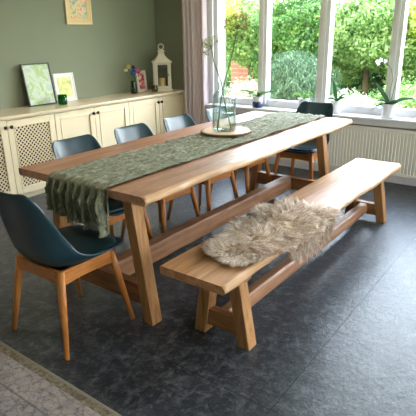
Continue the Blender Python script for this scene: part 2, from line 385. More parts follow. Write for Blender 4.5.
def trestle(parent, x0, x1, yb0, yb1, yt0, yt1, w, ztop, rail, tag_='leg'):
    """two splayed legs and a cross rail; yb0/yb1 outer foot faces, yt0/yt1 outer top faces, w leg width"""
    for s, yb, yt in ((1, yb0, yt0), (-1, yb1, yt1)):
        b = [(x0, yb, 0), (x1, yb, 0), (x1, yb+s*w, 0), (x0, yb+s*w, 0)]; tt = [(x0, yt, ztop), (x1, yt, ztop), (x1, yt+s*w, ztop), (x0, yt+s*w, ztop)]
        if s < 0: b = [b[i] for i in (3, 2, 1, 0)]; tt = [tt[i] for i in (3, 2, 1, 0)]
        MB().hexa(b, tt).build('leg', 'oak_z', parent, bevel=.004)
    ra, rb = rail; e = .012
    t0 = (ra+rb)/2/ztop; ya = yb0+(yt0-yb0)*t0+w-.01; yb_ = yb1+(yt1-yb1)*t0-w+.01
    MB().box(x0+e, x1-e, ya, yb_, ra, rb).build('cross_rail', 'oak_y', parent, bevel=.003)

# dining table  (2.61 x 1.0 x 0.76)
T = empty('dining_table', (2.815, 1.992, 0), 'long oak dining table with a wavy live edge and trestle legs', 'dining table')
slab('tabletop', 'oak', T, -1.305, 1.305, -.502, .502, .718, .76, 3.3, .020, .020, back=.12)
for x0, x1 in ((-1.224, -1.148), (1.072, 1.148)):
    trestle(T, x0, x1, -.419, .419, -.315, .315, .066, .716, (.10, .215))
    MB().box(x0+.008, x1-.008, -.40, .40, .672, .7175).build('top_rail', 'oak_y', T, bevel=.003)
slab('stretcher', 'oak_x', T, -1.16, 1.084, -.05, .05, .098, .218, 8.1, .006, .002, back=.8)

# bench
B = empty('bench', (2.773, 1.221, 0), 'long oak bench with a wavy live edge in front of the dining table', 'bench')
slab('bench_seat', 'oak_bench', B, -1.274, 1.274, -.192, .192, .402, .444, 12.7, .015, .018, back=.5)
for x0, x1 in ((-1.07, -.998), (.998, 1.07)):
    trestle(B, x0, x1, -.182, .158, -.112, .100, .068, .4005, (.052, .145))
    MB().box(x0+.008, x1-.008, -.15, .14, .365, .4015).build('top_rail', 'oak_y', B, bevel=.003)
slab('stretcher', 'oak_x', B, -1.01, 1.01, -.035, .035, .055, .140, 21.1, .005, .002, back=.8)

# ------------------------------------------------------------------ chairs (local: faces +x, feet square 0.44)
def make_chair():
    R = empty('dining_chair', (0, 0, 0))
    prof = [(.245, .438, .140), (.254, .456, .185), (.210, .456, .218), (.12, .430, .234), (.0, .410, .238), (-.09, .412, .236), (-.170, .438, .232), (-.212, .50, .224), (-.230, .58, .214), (-.248, .67, .204), (-.272, .755, .194), (-.294, .812, .182), (-.302, .838, .148)]
    curl = [0, .0, .006, .034, .062, .098, .122, .122, .098, .070, .048, .034, .022]
    nu = 14; vs = []
    for k, ((x, z, w), c) in enumerate(zip(prof, curl)):
        a = Vector(prof[max(k-1, 0)][:2]); b = Vector(prof[min(k+1, len(prof)-1)][:2]); d = (b-a).normalized()
        nrm = Vector((-d.y, d.x))          # to be oriented up / forward
        if nrm.x*1+nrm.y*1 < 0: nrm = -nrm
        for i in range(nu+1):
            u = -1+2*i/nu; q = abs(u)**3.6
            vs.append((x+nrm.x*c*q, w*u*(1-.03*q), z+nrm.y*c*q))
    n = nu+1
    fs = [(k*n+i, k*n+i+1, (k+1)*n+i+1, (k+1)*n+i) for k in range(len(prof)-1) for i in range(nu)]
    mesh_obj('seat_shell', vs, fs, 'shell', R, smooth=True, solid=.013, sub=1)
    # cushion pad that follows the seat
    cs = []; pk = [(.232, .466, .165), (.16, .462, .196), (.06, .448, .205), (-.05, .440, .202), (-.13, .456, .186), (-.175, .486, .14)]
    rings_ = []
    for k, (x, z, w) in enumerate(pk):
        top = []
        h = .020 if 0 < k < len(pk)-1 else .004
        for i in range(13):
            u = -1+2*i/12; top.append((x, w*u, z+h*(1-abs(u)**4)+.028*abs(u)**3*(0 if k == 0 else 1)*(.3+.14*k)))
        bot = [(p[0], p[1], z-.012+.028*abs(p[1]/w)**3*(0 if k == 0 else 1)*(.3+.14*k)) for p in reversed(top)]
        rings_.append(top+bot)
    MB().rings(rings_).build('seat_cushion', 'cushion', R, smooth=True, sub=1)
    # legs
    for sx in (1, -1):
        for sy in (1, -1):
            MB().tube([(sx*.155, sy*.160, .426), (sx*.175, sy*.178, .30), (sx*.2215, sy*.2215, .004)], [.021, .020, .0125], 14).build('leg', 'beech', R, smooth=True)
    # curved apron rails
    def rail(p, q, name='apron_rail'):
        rr = []
        for i in range(13):
            s_ = i/12; x = p[0]+(q[0]-p[0])*s_; y = p[1]+(q[1]-p[1])*s_; arch = .010*(1-(2*s_-1)**2)
            d = Vector((q[0]-p[0], q[1]-p[1])).normalized(); nx, ny = -d.y*.011, d.x*.011
            rr.append([(x-nx, y-ny, .356+arch), (x+nx, y+ny, .356+arch), (x+nx, y+ny, .429), (x-nx, y-ny, .429)])
        MB().rings(rr).build(name, 'beech_y', R, bevel=.002)
    rail((-.16, -.165), (.16, -.165)); rail((-.16, .165), (.16, .165)); rail((.16, -.16), (.16, .16)); rail((-.16, -.16), (-.16, .16))
    MB().box(-.13, .11, -.13, .13, .380, .402).build('seat_plate', 'black', R, bevel=.004)
    return R
ch = make_chair()
spots = [((1.361, 1.936, 0), 0, 'dark petrol chair at the near end of the table, below the hanging runner'),
         ((1.995, 2.33, 0), -PI/2, 'petrol shell chair on the cabinet side nearest the latticed cabinet door'),
         ((2.525, 2.33, 0), -PI/2, 'second petrol shell chair from the left along the cabinet side, before the plain cabinet doors'),
         ((3.06, 2.33, 0), -PI/2, 'pale-gleaming petrol chair on the cabinet side, below the white lantern'),
         ((3.635, 2.335, 0), -PI/2, 'petrol chair mostly hidden behind the glass vase, beside the curtain'),
         ((4.175, 1.985, 0), PI, 'petrol chair at the far end of the table with its back to the radiator')]
for i, (loc, rz, lab) in enumerate(spots):
    o = ch if i == 0 else copy_tree(ch)
    o.location = loc; o.rotation_euler = (0, 0, rz); tag(o, lab, 'chair', 'petrol shell chairs around the dining table')

# ------------------------------------------------------------------ table runner
ztop = .7655
def runner():
    xe0, xe1 = 1.499, 4.128; drop0, drop1 = .205, .18; ny = 84; y0, y1 = 1.742, 2.198
    L = drop0+(xe1-xe0)+drop1; nl = 470; vs = []
    for i in range(nl+1):
        s_ = L*i/nl
        for j in range(ny+1):
            v = j/ny; y = y0+(y1-y0)*v
            e = .010*nz(s_*6, v*.2, 3)
            y += e*(1 if v < .5 else -1)*abs(2*v-1)
            tt = s_
            ridge = .018*abs(nz(s_*4.5, y*52, 0))+.005*nz(s_*26, y*70, 5)+.005*nz(s_*12, y*26, 8)
            fold = (.010*nz(s_*1.6, y*22, 11)+.017*math.sin(y*2*PI*17+1.6*nz(s_*5, y*3, 2)))
            if tt < drop0 or tt > L-drop1:
                left = tt < drop0
                dd_ = (drop0-tt) if left else (tt-(L-drop1))
                D = drop0 if left else drop1
                # the hanging hem is lower towards the camera side
                ext = (1+.30*(1-v)+.05*math.sin(v*23)-.12) if left else 1
                g_ = min(1, dd_/.06)
                pk_ = 1+.22*math.sin(dd_*170+6*nz(y*22, 2, 2)*3)*nz(y*30, dd_*9, 4)*2
                out = .010+g_*(fold*1.5*pk_+ridge*1.2+.004)+.012*g_*math.sin(dd_*26+v*3)*.25
                x = (xe0-out) if left else (xe1+out)
                vs.append((x, y+.007*g_*nz(dd_*12, y*20, 7), ztop-.008-dd_*ext+.012*(1-g_)*0))
            else:
                edge = min(tt-drop0, L-drop1-tt)
                g_ = min(1, edge/.03)
                x = xe0+(tt-drop0)
                rnd = .008*(1-g_)**2
                vs.append((x-(.010*(1-g_) if tt < L/2 else -.010*(1-g_)), y, ztop+.0015+(ridge+.004+.25*fold)*1.0*(.4+.6*g_)-rnd))
    fs = [(i*(ny+1)+j, i*(ny+1)+j+1, (i+1)*(ny+1)+j+1, (i+1)*(ny+1)+j) for i in range(nl) for j in range(ny)]
    vs = [(x, y, max(z, .7635) if 1.505 < x < 4.12 else z) for x, y, z in vs]
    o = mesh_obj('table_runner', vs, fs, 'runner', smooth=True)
    tag(o, 'crinkled grey-green cloth runner lying along the dining table and hanging over its end', 'table runner')
runner()

# wood slice with bark edge, vase, stems
pc = (2.945, 2.025)
ZP = .781
ws = empty('wood_slice', (pc[0], pc[1], ZP), 'round slice of wood with bark edge under the glass vase', 'wood slice')
def slice_mb(r0, z0, z1, seed, out=0):
    rr = []
    for z, k in ((z0, -.004), (z0+.004, 0), (z1-.003, 0), (z1, -.003)):
        rr.append([((r0+k+out+.010*nz(math.cos(a)*1.5, math.sin(a)*1.5, seed)+.003*nz(math.cos(a)*9, math.sin(a)*9, seed))*math.cos(a), (r0+k+out+.010*nz(math.cos(a)*1.5, math.sin(a)*1.5, seed)+.003*nz(math.cos(a)*9, math.sin(a)*9, seed))*math.sin(a), z) for a in [2*PI*i/72 for i in range(72)]])
    return MB().rings(rr)
slice_mb(.182, 0, .018, 4).build('slice_top', wood('slice_wood', srgb(176, 124, 84), srgb(214, 168, 124), srgb(228, 188, 148), 'x', .5), ws)
rr = [];
def rad_(a, k): return .184+k+.010*nz(math.cos(a)*1.5, math.sin(a)*1.5, 4)+.003*nz(math.cos(a)*9, math.sin(a)*9, 4)
A = [2*PI*i/72 for i in range(73)]
for k, z in ((0, .001), (.007, .003), (.008, .014), (.001, .0165)): rr.append([(rad_(a, k)*math.cos(a), rad_(a, k)*math.sin(a), z) for a in A])
rr.append(rr[0]); MB().rings(rr, cap=False, closed=False).build('bark', 'bark', ws)
vz = ZP+.0185
va = empty('vase', (2.925, 2.03, vz), 'tall ribbed clear glass bottle vase half filled with water on the wood slice', 'vase')
outer = [(.02, 0), (.076, 0), (.083, .006), (.085, .02), (.084, .2), (.083, .235), (.074, .262), (.056, .283), (.044, .295), (.041, .31), (.041, .335), (.047, .345), (.047, .350), (.043, .352)]
inner = [(.039, .346), (.037, .31), (.040, .297), (.053, .279), (.070, .259), (.079, .235), (.080, .02), (.074, .010), (.02, .009)]
MB().lathe(outer+inner, 96, rib=.002, ribn=24).build('vase_body', 'vase_glass', va, smooth=True)
MB().lathe([(.02, .0105), (.074, .0115), (.0772, .022), (.0772, .128), (.0765, .13), (.01, .13)], 64).build('water', 'water', va, smooth=True)
def umbel_stem(name, pts, rad, head_r, label, nray, mat, up):
    o = empty(name, pts[0], label, 'dried flower')
    b = Vector(pts[0]); P_ = [Vector(p)-b for p in pts]
    MB().tube(P_, rad, 8).build('stem', 'stem', o, smooth=True)
    tip = P_[-1]; up = Vector(up).normalized(); m = MB(); fl = MB()
    for k in range(nray):
        d = Vector((random.gauss(0, 1), random.gauss(0, 1), random.gauss(0, 1))).normalized()
        d = (d+up*.75).normalized(); r = head_r*random.uniform(.75, 1.05)
        m.tube([tip, tip+d*r*.5+up*.004, tip+d*r], .0009, 4)
        for q in range(7):
            e = tip+d*r+Vector((random.gauss(0, 1), random.gauss(0, 1), random.gauss(0, 1)))*head_r*.10
            s_ = random.uniform(.0045, .008)
            n1 = Vector((random.gauss(0, 1), random.gauss(0, 1), random.gauss(0, 1))).normalized(); n2 = n1.orthogonal().normalized()
            kk = len(fl.v); fl.v += [tuple(e+n1*s_), tuple(e+n2*s_), tuple(e-n1*s_), tuple(e-n2*s_)]; fl.f.append((kk, kk+1, kk+2, kk+3))
    tag(m.build('rays', 'stem', o), kind='stuff'); tag(fl.build('florets', mat, o), kind='stuff')
    return o
umbel_stem('dried_flower', [(2.873, 2.053, vz+.014), (2.895, 2.04, vz+.20), (2.925, 2.025, vz+.345), (3.0, 2.0, 1.36), (3.03, 1.985, 1.505)], .0048, .105, 'tall stem with a large round golden umbel head standing in the glass vase', 60, 'umbel', (0, 0, 1))
umbel_stem('dried_flower', [(2.965, 1.995, vz+.014), (2.935, 2.03, vz+.2), (2.915, 2.045, vz+.345), (2.84, 2.06, 1.30), (2.835, 2.07, 1.385)], .0042, .075, 'shorter stem with a small sparse pale green umbel in the glass vase', 26, 'umbel_g', (-.5, .6, .5))

# ------------------------------------------------------------------ sheepskin
SK = empty('sheepskin', (2.17, 1.2, .444), 'shaggy beige sheepskin draped over the near half of the bench', 'sheepskin')
def skin_pt(u, v):
    """u along bench -1..1, v across -1(front)..1(back); returns point and normal, local to SK"""
    # organic pelt outline
    L = .47
    half = .20+.045*math.sin((u+.2)*2.2)+.02*nz(u*3, 1, 1)
    wv_ = 1-.55*max(0, abs(u)-.55)**1.4*2.2
    half *= max(.35, wv_)
    cx = u*L; ang = -.0
    cy = .02-.035*(1 if u > -.3 else (u+1)/.7*1.) + .02*u
    y = cy+v*half-.0
    if u > -.45: y -= .035*min(1, (u+.45)/.3)*(1 if v < 0 else .4)
    front = -.178
    if y < front-.0:       # drape over the front edge
        e = front-y; a = min(e/.03, 1)*PI/2
        if e < .045: return Vector((cx, front-.028*math.sin(e/.045*PI/2), .012-.028*(1-math.cos(e/.045*PI/2)))), Vector((0, -math.sin(e/.045*PI/2), math.cos(e/.045*PI/2)))
        return Vector((cx, front-.029, -.016-(e-.045)*1.35)), Vector((0, -1, .15)).normalized()
    return Vector((cx, y, .012)), Vector((0, 0, 1))
nu, nv = 60, 30
vs = []
for i in range(nu+1):
    for j in range(nv+1):
        p, nn = skin_pt(-1+2*i/nu, -1+2*j/nv); vs.append(p)
mesh_obj('hide', vs, [(i*(nv+1)+j, (i+1)*(nv+1)+j, (i+1)*(nv+1)+j+1, i*(nv+1)+j+1) for i in range(nu) for j in range(nv)], 'fur_skin', SK, smooth=True, solid=.006)
rnd = random.Random(5)
V = []; F = []; TIP = []
def strand(p, d, ln, r, bend):
    k = len(V); a = d.orthogonal().normalized(); b = d.cross(a)
    seg = 4; pos = Vector(p); dd_ = Vector(d)
    for s_ in range(seg+1):
        rr_ = r*(1-s_/seg)**.7
        if s_ < seg:
            for q in range(3): V.append(pos+(a*math.cos(2*PI*q/3)+b*math.sin(2*PI*q/3))*rr_); TIP.append(s_/seg)
        else: V.append(pos.copy()); TIP.append(1.)
        dd_ = (dd_+bend/seg).normalized(); pos = pos+dd_*ln/seg
    for s_ in range(seg-1):
        for q in range(3): F.append((k+s_*3+q, k+s_*3+(q+1) % 3, k+s_*3+3+(q+1) % 3, k+s_*3+3+q))
    for q in range(3): F.append((k+(seg-1)*3+q, k+(seg-1)*3+(q+1) % 3, k+seg*3))
ncl = 1150
for c_ in range(ncl):
    u = rnd.uniform(-1, 1); v = rnd.uniform(-1, 1)
    p, nn = skin_pt(u, v)
    # flow direction of the lock: swirling field
    fx = nz(p.x*5, p.y*5, 1)*1.6+.7*u; fy = nz(p.x*5, p.y*5, 7)*1.6+.6*v-.15
    flow = Vector((fx, fy, 0)); 
    if nn.z < .5: flow = Vector((fx*.7, -.1, -1.0))
    d = (nn*1.0+flow*.5).normalized()
    tipc = p+d*.03+flow.normalized()*.024 if flow.length > .01 else p+d*.05
    if nn.z > .5: tipc.z = max(tipc.z, .02)
    ln = rnd.uniform(.040, .064)
    for s_ in range(20):
        q = p+Vector((rnd.gauss(0, .0075), rnd.gauss(0, .0075), 0 if nn.z > .5 else rnd.gauss(0, .006)))
        to = (tipc+Vector((rnd.gauss(0, .003), rnd.gauss(0, .003), rnd.gauss(0, .003)))-q).normalized()
        bend = flow*.9+Vector((rnd.gauss(0, .18), rnd.gauss(0, .18), rnd.gauss(0, .15)-.7))
        strand(q, to, ln*rnd.uniform(.75, 1.15), rnd.uniform(.0012, .0022), bend)
V = [Vector((p.x, p.y, max(p.z, .006))) if p.y > -.172 else p for p in V]
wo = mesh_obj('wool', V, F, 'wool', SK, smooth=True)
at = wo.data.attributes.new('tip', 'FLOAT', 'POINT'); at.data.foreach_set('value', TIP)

# ------------------------------------------------------------------ rug
rug = empty('rug', (1.03, 1.1, 0), 'faded grey and beige patterned rug with olive border, at the bottom left corner', 'rug')
MB().box(-2.3, 0, -2.2, 2.0, .001, .009).build('pile', 'rug', rug, bevel=.003)
MB().tube([(.002, -2.2, .0055), (.002, 2.0, .0055)], .004, 8).build('binding', 'rug_edge', rug)

# ------------------------------------------------------------------ cabinets
YF = 4.075
ZB = .778
wt = tag(MB().box(1.88, XW-.003, YF-.03, YB-.001, ZB, .808).build('worktop', 'cream_top', bevel=.006), 'long cream worktop running along the green wall over the cabinets', 'worktop')
def cabinet(x0, x1, lattice, lab):
    R = empty('cabinet', (x0, YF, 0), lab, 'cabinet', 'low cream cabinets under the worktop'); W = x1-x0; D = YB-YF-.004
    m = MB().box(0, .018, .022, D, 0, ZB-.001).box(W-.018, W, .022, D, 0, ZB-.001).box(0, W, D-.012, D, 0, ZB-.001).box(.018, W-.018, .022, D-.012, .045, .06).box(.018, W-.018, .022, D-.012, ZB-.03, ZB-.001).box(.018, W-.018, .03, .045, 0, .045)
    m.box(.018, W-.018, .022, .034, ZB-.05, ZB-.03)
    m.build('body', 'cream', R)
    MB().box(.002, W-.002, .024, .032, .001, .05).build('plinth', 'cream', R)
    for k in range(2):
        a = k*W/2+.002; b = (k+1)*W/2-.002; z0, z1 = .052, ZB-.012; fr = .058
        d = MB()
        d.box(a, a+fr, 0, .022, z0, z1).box(b-fr, b, 0, .022, z0, z1).box(a+fr, b-fr, 0, .022, z0, z0+fr).box(a+fr, b-fr, 0, .022, z1-fr, z1)
        if not lattice: d.box(a+fr-.001, b-fr+.001, .009, .018, z0+fr-.001, z1-fr+.001)
        dr = d.build('door', 'cream', R, bevel=.003)
        mo = MB(); A0, A1, B0, B1 = a+fr, b-fr, z0+fr, z1-fr; q = .011
        mo.box(A0, A0+q, -.005, .010, B0, B1).box(A1-q, A1, -.005, .010, B0, B1).box(A0+q, A1-q, -.005, .010, B0, B0+q).box(A0+q, A1-q, -.005, .010, B1-q, B1)
        mo.build('moulding', 'cream', dr, bevel=.003)
        if lattice:
            p = .0385*1.414*.75; st = MB(); hw = .0048
            def clip(c0, sgn):
                # line z = sgn*x + c0 within rect
                pts = []
                for x in (A0, A1):
                    z = sgn*x+c0
                    if B0 <= z <= B1: pts.append((x, z))
                for z in (B0, B1):
                    x = (z-c0)*sgn
                    if A0 < x < A1: pts.append((x, z))
                return pts if len(pts) >= 2 else None
            for sgn, yy in ((1, .004), (-1, .0075)):
                c0 = B0-(A1 if sgn > 0 else -A0)-.0; c1 = B1-(A0 if sgn > 0 else -A1)
                cc = c0
                while cc < c1:
                    r = clip(cc, sgn)
                    if r:
                        (xa, za), (xb, zb) = r[0], r[1]; dx, dz = xb-xa, zb-za; l = math.hypot(dx, dz)
                        if l > .01:
                            nx, nz_ = -dz/l*hw, dx/l*hw
                            st.hexa([(xa+nx, yy, za+nz_), (xb+nx, yy, zb+nz_), (xb-nx, yy, zb-nz_), (xa-nx, yy, za-nz_)], [(xa+nx, yy+.004, za+nz_), (xb+nx, yy+.004, zb+nz_), (xb-nx, yy+.004, zb-nz_), (xa-nx, yy+.004, za-nz_)])
                    cc += p
            tag(st.build('lattice', 'cream', dr))
            MB().box(A0-.01, A1+.01, .0405, .044, B0-.01, B1+.01).build('backing', 'shade_in', dr)  # dark sheet standing in for the shade inside the cabinet
        kx = (b-.028) if k == 0 else (a+.028)
        MB().tube([(kx, .0, .708), (kx, -.014, .708), (kx, -.018, .708), (kx, -.026, .708), (kx, -.030, .708)], [.007, .007, .016, .018, .008], 12).build('knob', 'knob', dr, smooth=True)
cabinet(1.90, 2.935, True, 'cream cabinet with diamond lattice doors at the left end of the row')
cabinet(2.937, 3.955, False, 'cream cabinet with plain panel doors, the middle one of the row')
cabinet(3.957, 4.985, False, 'cream cabinet with plain panel doors standing next to the curtain')
# things on the worktop
ZW = .8085
def leaning_frame(name, x, y, w, h, fw, mat, printmat, lean, rz, label, cat, matw=.0, t_=.018, z=ZW):
    R = empty(name, (x, y, z), label, cat, rz=rz); R.rotation_euler = (-lean, 0, rz)
    m = MB().box(-w/2, -w/2+fw, 0, t_, 0, h).box(w/2-fw, w/2, 0, t_, 0, h).box(-w/2+fw, w/2-fw, 0, t_, 0, fw).box(-w/2+fw, w/2-fw, 0, t_, h-fw, h)
    m.build('frame', mat, R, bevel=.002)
    if matw:
        a = fw; b = fw+matw
        m = MB().box(-w/2+a, -w/2+b, .005, .008, a, h-a).box(w/2-b, w/2-a, .005, .008, a, h-a).box(-w/2+b, w/2-b, .005, .008, a, b).box(-w/2+b, w/2-b, .005, .008, h-b, h-a)
        m.build('mount', 'mat' if cat == 'painting' else 'silver_frame', R)
    MB().box(-w/2+fw, w/2-fw, .008, .011, fw, h-fw).build('print', printmat, R)
    MB().box(-w/2+fw*.5, w/2-fw*.5, .0112, t_-.001, fw*.5, h-fw*.5).build('backboard', 'backing', R)
    return R
leaning_frame('picture_frame', 3.075, 4.42, .335, .425, .014, 'black_frame', 'print_leaf', .16, 0, 'large black framed print leaning on the wall above the latticed cabinet', 'picture frame')
leaning_frame('picture_frame', 3.425, 4.475, .27, .30, .016, 'silver_frame', 'print_yellow', .13, 0, 'smaller pale silver framed print leaning behind the green glass', 'picture frame', matw=.03)
leaning_frame('photo_stand', 4.545, 4.40, .17, .26, .012, 'silver_frame', 'print_red', .12, 0, 'small white framed card in red and pink beside the flower vase', 'picture frame', matw=.02)
leaning_frame('painting', 3.745, YB-.022, .352, .46, .018, 'gold_frame', 'print_art', 0, 0, 'pale gold framed bright small painting hanging on the green wall', 'painting', matw=.045, t_=.02, z=1.605)
gt = empty('tealight_holder', (3.215, 4.29, ZW), 'small green glass tealight holder in front of the pale frame', 'candle holder')
MB().lathe([(.01, 0), (.043, 0), (.047, .006), (.048, .10), (.045, .10), (.043, .012), (.01, .010)], 32).build('glass', 'green_glass', gt, smooth=True)
MB().lathe([(.005, .0125), (.022, .0125), (.022, .028), (.005, .028)], 20).build('tealight', 'wax', gt)
dv = empty('bottle_vase', (2.46, 4.33, ZW), 'dark green glass vase cut by the left edge of the photo', 'vase')
MB().lathe([(.005, 0), (.045, 0), (.055, .03), (.05, .09), (.025, .13), (.02, .17), (.024, .175), (.014, .174), (.012, .13)], 32).build('vase_body', 'pebble', dv, smooth=True)
# lantern
La = empty('lantern', (4.765, 4.27, ZW), 'white wooden lantern with a pitched roof and a candle inside', 'lantern', rz=-.74)
w = .105
m = MB().box(-w-.012, w+.012, -w-.012, w+.012, 0, .022).box(-w, w, -w, w, .022, .045); m.build('base', 'lantern', La, bevel=.003)
for sx in (-1, 1):
    for sy in (-1, 1):
        MB().box(min(sx*w, sx*(w-.024)), max(sx*w, sx*(w-.024)), min(sy*w, sy*(w-.024)), max(sy*w, sy*(w-.024)), .045, .345).build('post', 'lantern', La)
MB().box(-w-.015, w+.015, -w-.015, w+.015, .345, .365).build('cornice', 'lantern', La, bevel=.003)
r_ = MB(); z0, z1 = .365, .455; rr = []
for i in range(7):
    s_ = i/6; ww = (w+.008)*(1-s_)**1.0+.034*s_; ww -= .014*math.sin(s_*PI)
    rr.append([(-ww, -ww, z0+(z1-z0)*s_), (ww, -ww, z0+(z1-z0)*s_), (ww, ww, z0+(z1-z0)*s_), (-ww, ww, z0+(z1-z0)*s_)])
r_.rings(rr); r_.box(-.036, .036, -.036, .036, .455, .485); r_.build('roof', 'lantern', La, bevel=.002)
MB().box(-.045, .045, -.045, .045, .485, .495).build('cap', 'lantern', La, bevel=.002)
ringp = [(.034*math.cos(a), 0, .535+.034*math.sin(a)) for a in [2*PI*i/20 for i in range(21)]]
h_ = MB().tube(ringp, .0085, 8); h_.tube([(0, 0, .493), (0, 0, .512)], .012, 10); h_.build('ring_handle', 'lantern', La, smooth=True)
dr = MB().box(-w+.026, -w+.042, -w-.004, -w+.010, .05, .342).box(w-.042, w-.026, -w-.004, -w+.010, .05, .342).box(-w+.042, w-.042, -w-.004, -w+.010, .05, .066).box(-w+.042, w-.042, -w-.004, -w+.010, .326, .342).build('door', 'lantern', La, bevel=.001)
MB().box(-w+.040, w-.040, -w+.001, -w+.004, .064, .328).build('pane', 'pane', dr); MB().box(w-.038, w-.030, -w-.014, -w-.004, .19, .215).build('latch', 'knob', dr)
cd = empty('candle', (4.765, 4.27, ZW+.0455), 'thick cream pillar candle standing inside the white lantern', 'candle')
MB().lathe([(.005, 0), (.042, 0), (.044, .004), (.044, .108), (.040, .112), (.005, .106)], 28).build('wax', 'wax', cd, smooth=True); MB().tube([(0, 0, .105), (.002, 0, .122)], .0015, 6).build('wick', 'black', cd)
# jar
jr = empty('votive_jar', (4.575, 4.23, ZW), 'small smoky glass jar beside the lantern', 'jar')
MB().lathe([(.005, 0), (.032, 0), (.042, .02), (.043, .05), (.035, .078), (.036, .084), (.031, .084), (.031, .076), (.038, .05), (.036, .02), (.005, .008)], 28).build('glass', 'jar_glass', jr, smooth=True)
MB().lathe([(.004, .0085), (.033, .012), (.037, .04), (.004, .044)], 20).build('filling', 'stone_jar', jr, smooth=True)
# flowers
fv = empty('flower_vase', (4.335, 4.36, ZW), 'dark green glass vase with a small mixed flower bunch', 'vase')
MB().lathe([(.005, 0), (.034, 0), (.038, .01), (.036, .10), (.028, .13), (.033, .15), (.029, .15), (.024, .13), (.032, .10), (.033, .012), (.005, .008)], 28).build('vase_body', 'pebble', fv, smooth=True)
def blob_flower(name, dx, dy, dz, r, mat, label, npet=60):
    R = empty(name, (4.335+dx*.3, 4.36+dy*.3, ZW+.14), label, 'flower'); tip = Vector((dx*.7, dy*.7, dz-.14))
    MB().tube([(0, 0, -.10), (dx*.2, dy*.2, .03), tip], .0025, 6).build('stem', 'stem', R)
    f = MB()
    for k in range(npet):
        d = Vector((random.gauss(0, 1), random.gauss(0, 1), random.gauss(0, 1))).normalized(); a = d.orthogonal().normalized(); b = d.cross(a)
        ang = random.uniform(0, 2*PI); a, b = a*math.cos(ang)+b*math.sin(ang), b*math.cos(ang)-a*math.sin(ang)
        p = tip+d*r*.75; kk = len(f.v); s_ = r*.5
        f.v += [tuple(p-a*s_*.5-d*r*.3), tuple(p+b*s_), tuple(p+a*s_*.7+d*r*.3), tuple(p-b*s_)]; f.f.append((kk, kk+1, kk+2, kk+3))
    f.build('petals', mat, R); return R
blob_flower('flower', -.02, -.03, .25, .034, 'petal_b', 'blue flower head at the centre of the small bunch')
blob_flower('flower', .075, -.02, .262, .032, 'petal_p', 'pink flower head on the right of the small bunch')
blob_flower('flower', -.06, 0, .325, .026, 'petal_y', 'creamy yellow flower at the top of the small bunch', 40)
blob_flower('flower', -.11, .0, .285, .022, 'petal_y', 'creamy yellow flower on the left of the small bunch', 40)
blob_flower('flower', .03, .02, .305, .026, 'petal_d', 'dusky mauve flower at the back of the small bunch', 40)

# ------------------------------------------------------------------ plants on the sill
ZS = .6675
def leaf_strip(m, base, d, L, w, arch, droop, n=9, fold=.3, tilt=.9):
    """adds one strap leaf: two-sided ribbon with a keel"""
    d = Vector(d).normalized(); side = d.cross(Vector((0, 0, 1)))
    side = side.normalized() if side.length > .1 else Vector((0, 1, 0))
    pr_ = d.cross(side); side = (side+pr_*tilt*(1 if pr_.dot(Vector((-.7, -.5, .3)))*side.dot(Vector((.6, -.8, 0))) < 0 else -1)).normalized() if abs(d.z) < .7 else Vector((.55, -.82, 0))
    k = len(m.v)
    for i in range(n+1):
        s_ = i/n; p = Vector(base)+d*L*s_+Vector((0, 0, arch*math.sin(s_*PI*.6)-droop*s_*s_))
        ww = w*.78*math.sin(PI*min(.98, .12+s_*.86))**.7
        m.v += [tuple(p-side*ww+Vector((0, 0, fold*ww))), tuple(p), tuple(p+side*ww+Vector((0, 0, fold*ww)))]
    for i in range(n):
        a = k+i*3; m.f += [(a, a+1, a+4, a+3), (a+1, a+2, a+5, a+4)]
def pot(x, y, r0, r1, h, name, label, cat, mat='ceramic', saucer=False, band=None):
    R = empty(name, (x, y, ZS), label, cat)
    z = .008 if saucer else 0
    if saucer: MB().lathe([(.005, 0), (r0+.008, 0), (r0+.018, .010), (r0+.014, .011), (.005, .0075)], 32).build('saucer', mat, R, smooth=True)
    MB().lathe([(.005, z), (r0, z), (r0+.004, z+.006), (r1, h-.006), (r1+.002, h), (r1-.004, h), (r1-.006, h-.02), (.005, h-.022)], 36).build('pot', mat, R, smooth=True)
    if band: MB().lathe([(.004, z-.0), (r0+.001, z-.0), (r0+.0055, z+.006), (r0+(r1-r0)*.58+.0035, h*.56), (r0+(r1-r0)*.5, h*.565), (.004, h*.5)], 36).build('glaze', band, R, smooth=True)
    MB().lathe([(.002, h-.021), (r1-.007, h-.0205), (r1-.008, h-.014), (.002, h-.008)], 24).build('soil', 'soil', R)
    return R
# navy/white pot, low spreading leaves
p = pot(4.925, 2.945, .052, .060, .125, 'potted_plant', 'low spreading plant in a half navy, half white pot on the sill', 'potted plant', band='navy')
m = MB()
for a, L in ((1.45, .22), (1.7, .24), (-1.5, .20), (-1.3, .23), (2.4, .12), (-2.3, .12), (3.1, .11), (.3, .10), (-1.9, .17), (1.1, .15), (-.8, .12)):
    leaf_strip(m, (0, 0, .12), (math.cos(a), math.sin(a), .25), L, .024, .035, .03)
m.build('leaves', 'leaf_navypot', p, smooth=True)
# white pot with strappy bright leaves
p = pot(4.96, 2.375, .052, .062, .13, 'potted_plant', 'bright green strappy plant in a white pot behind the far chair', 'potted plant')
m = MB()
for a, L, e in ((1.5, .17, .5), (1.9, .16, .9), (-1.5, .17, .5), (-1.1, .15, .9), (.6, .14, 1.6), (3.6, .14, 1.1), (-2.2, .16, .7), (2.4, .15, .6)):
    leaf_strip(m, (0, 0, .12), (math.cos(a), math.sin(a), e), L, .011, .05, .10)
m.build('leaves', 'leaf_bright', p, smooth=True)
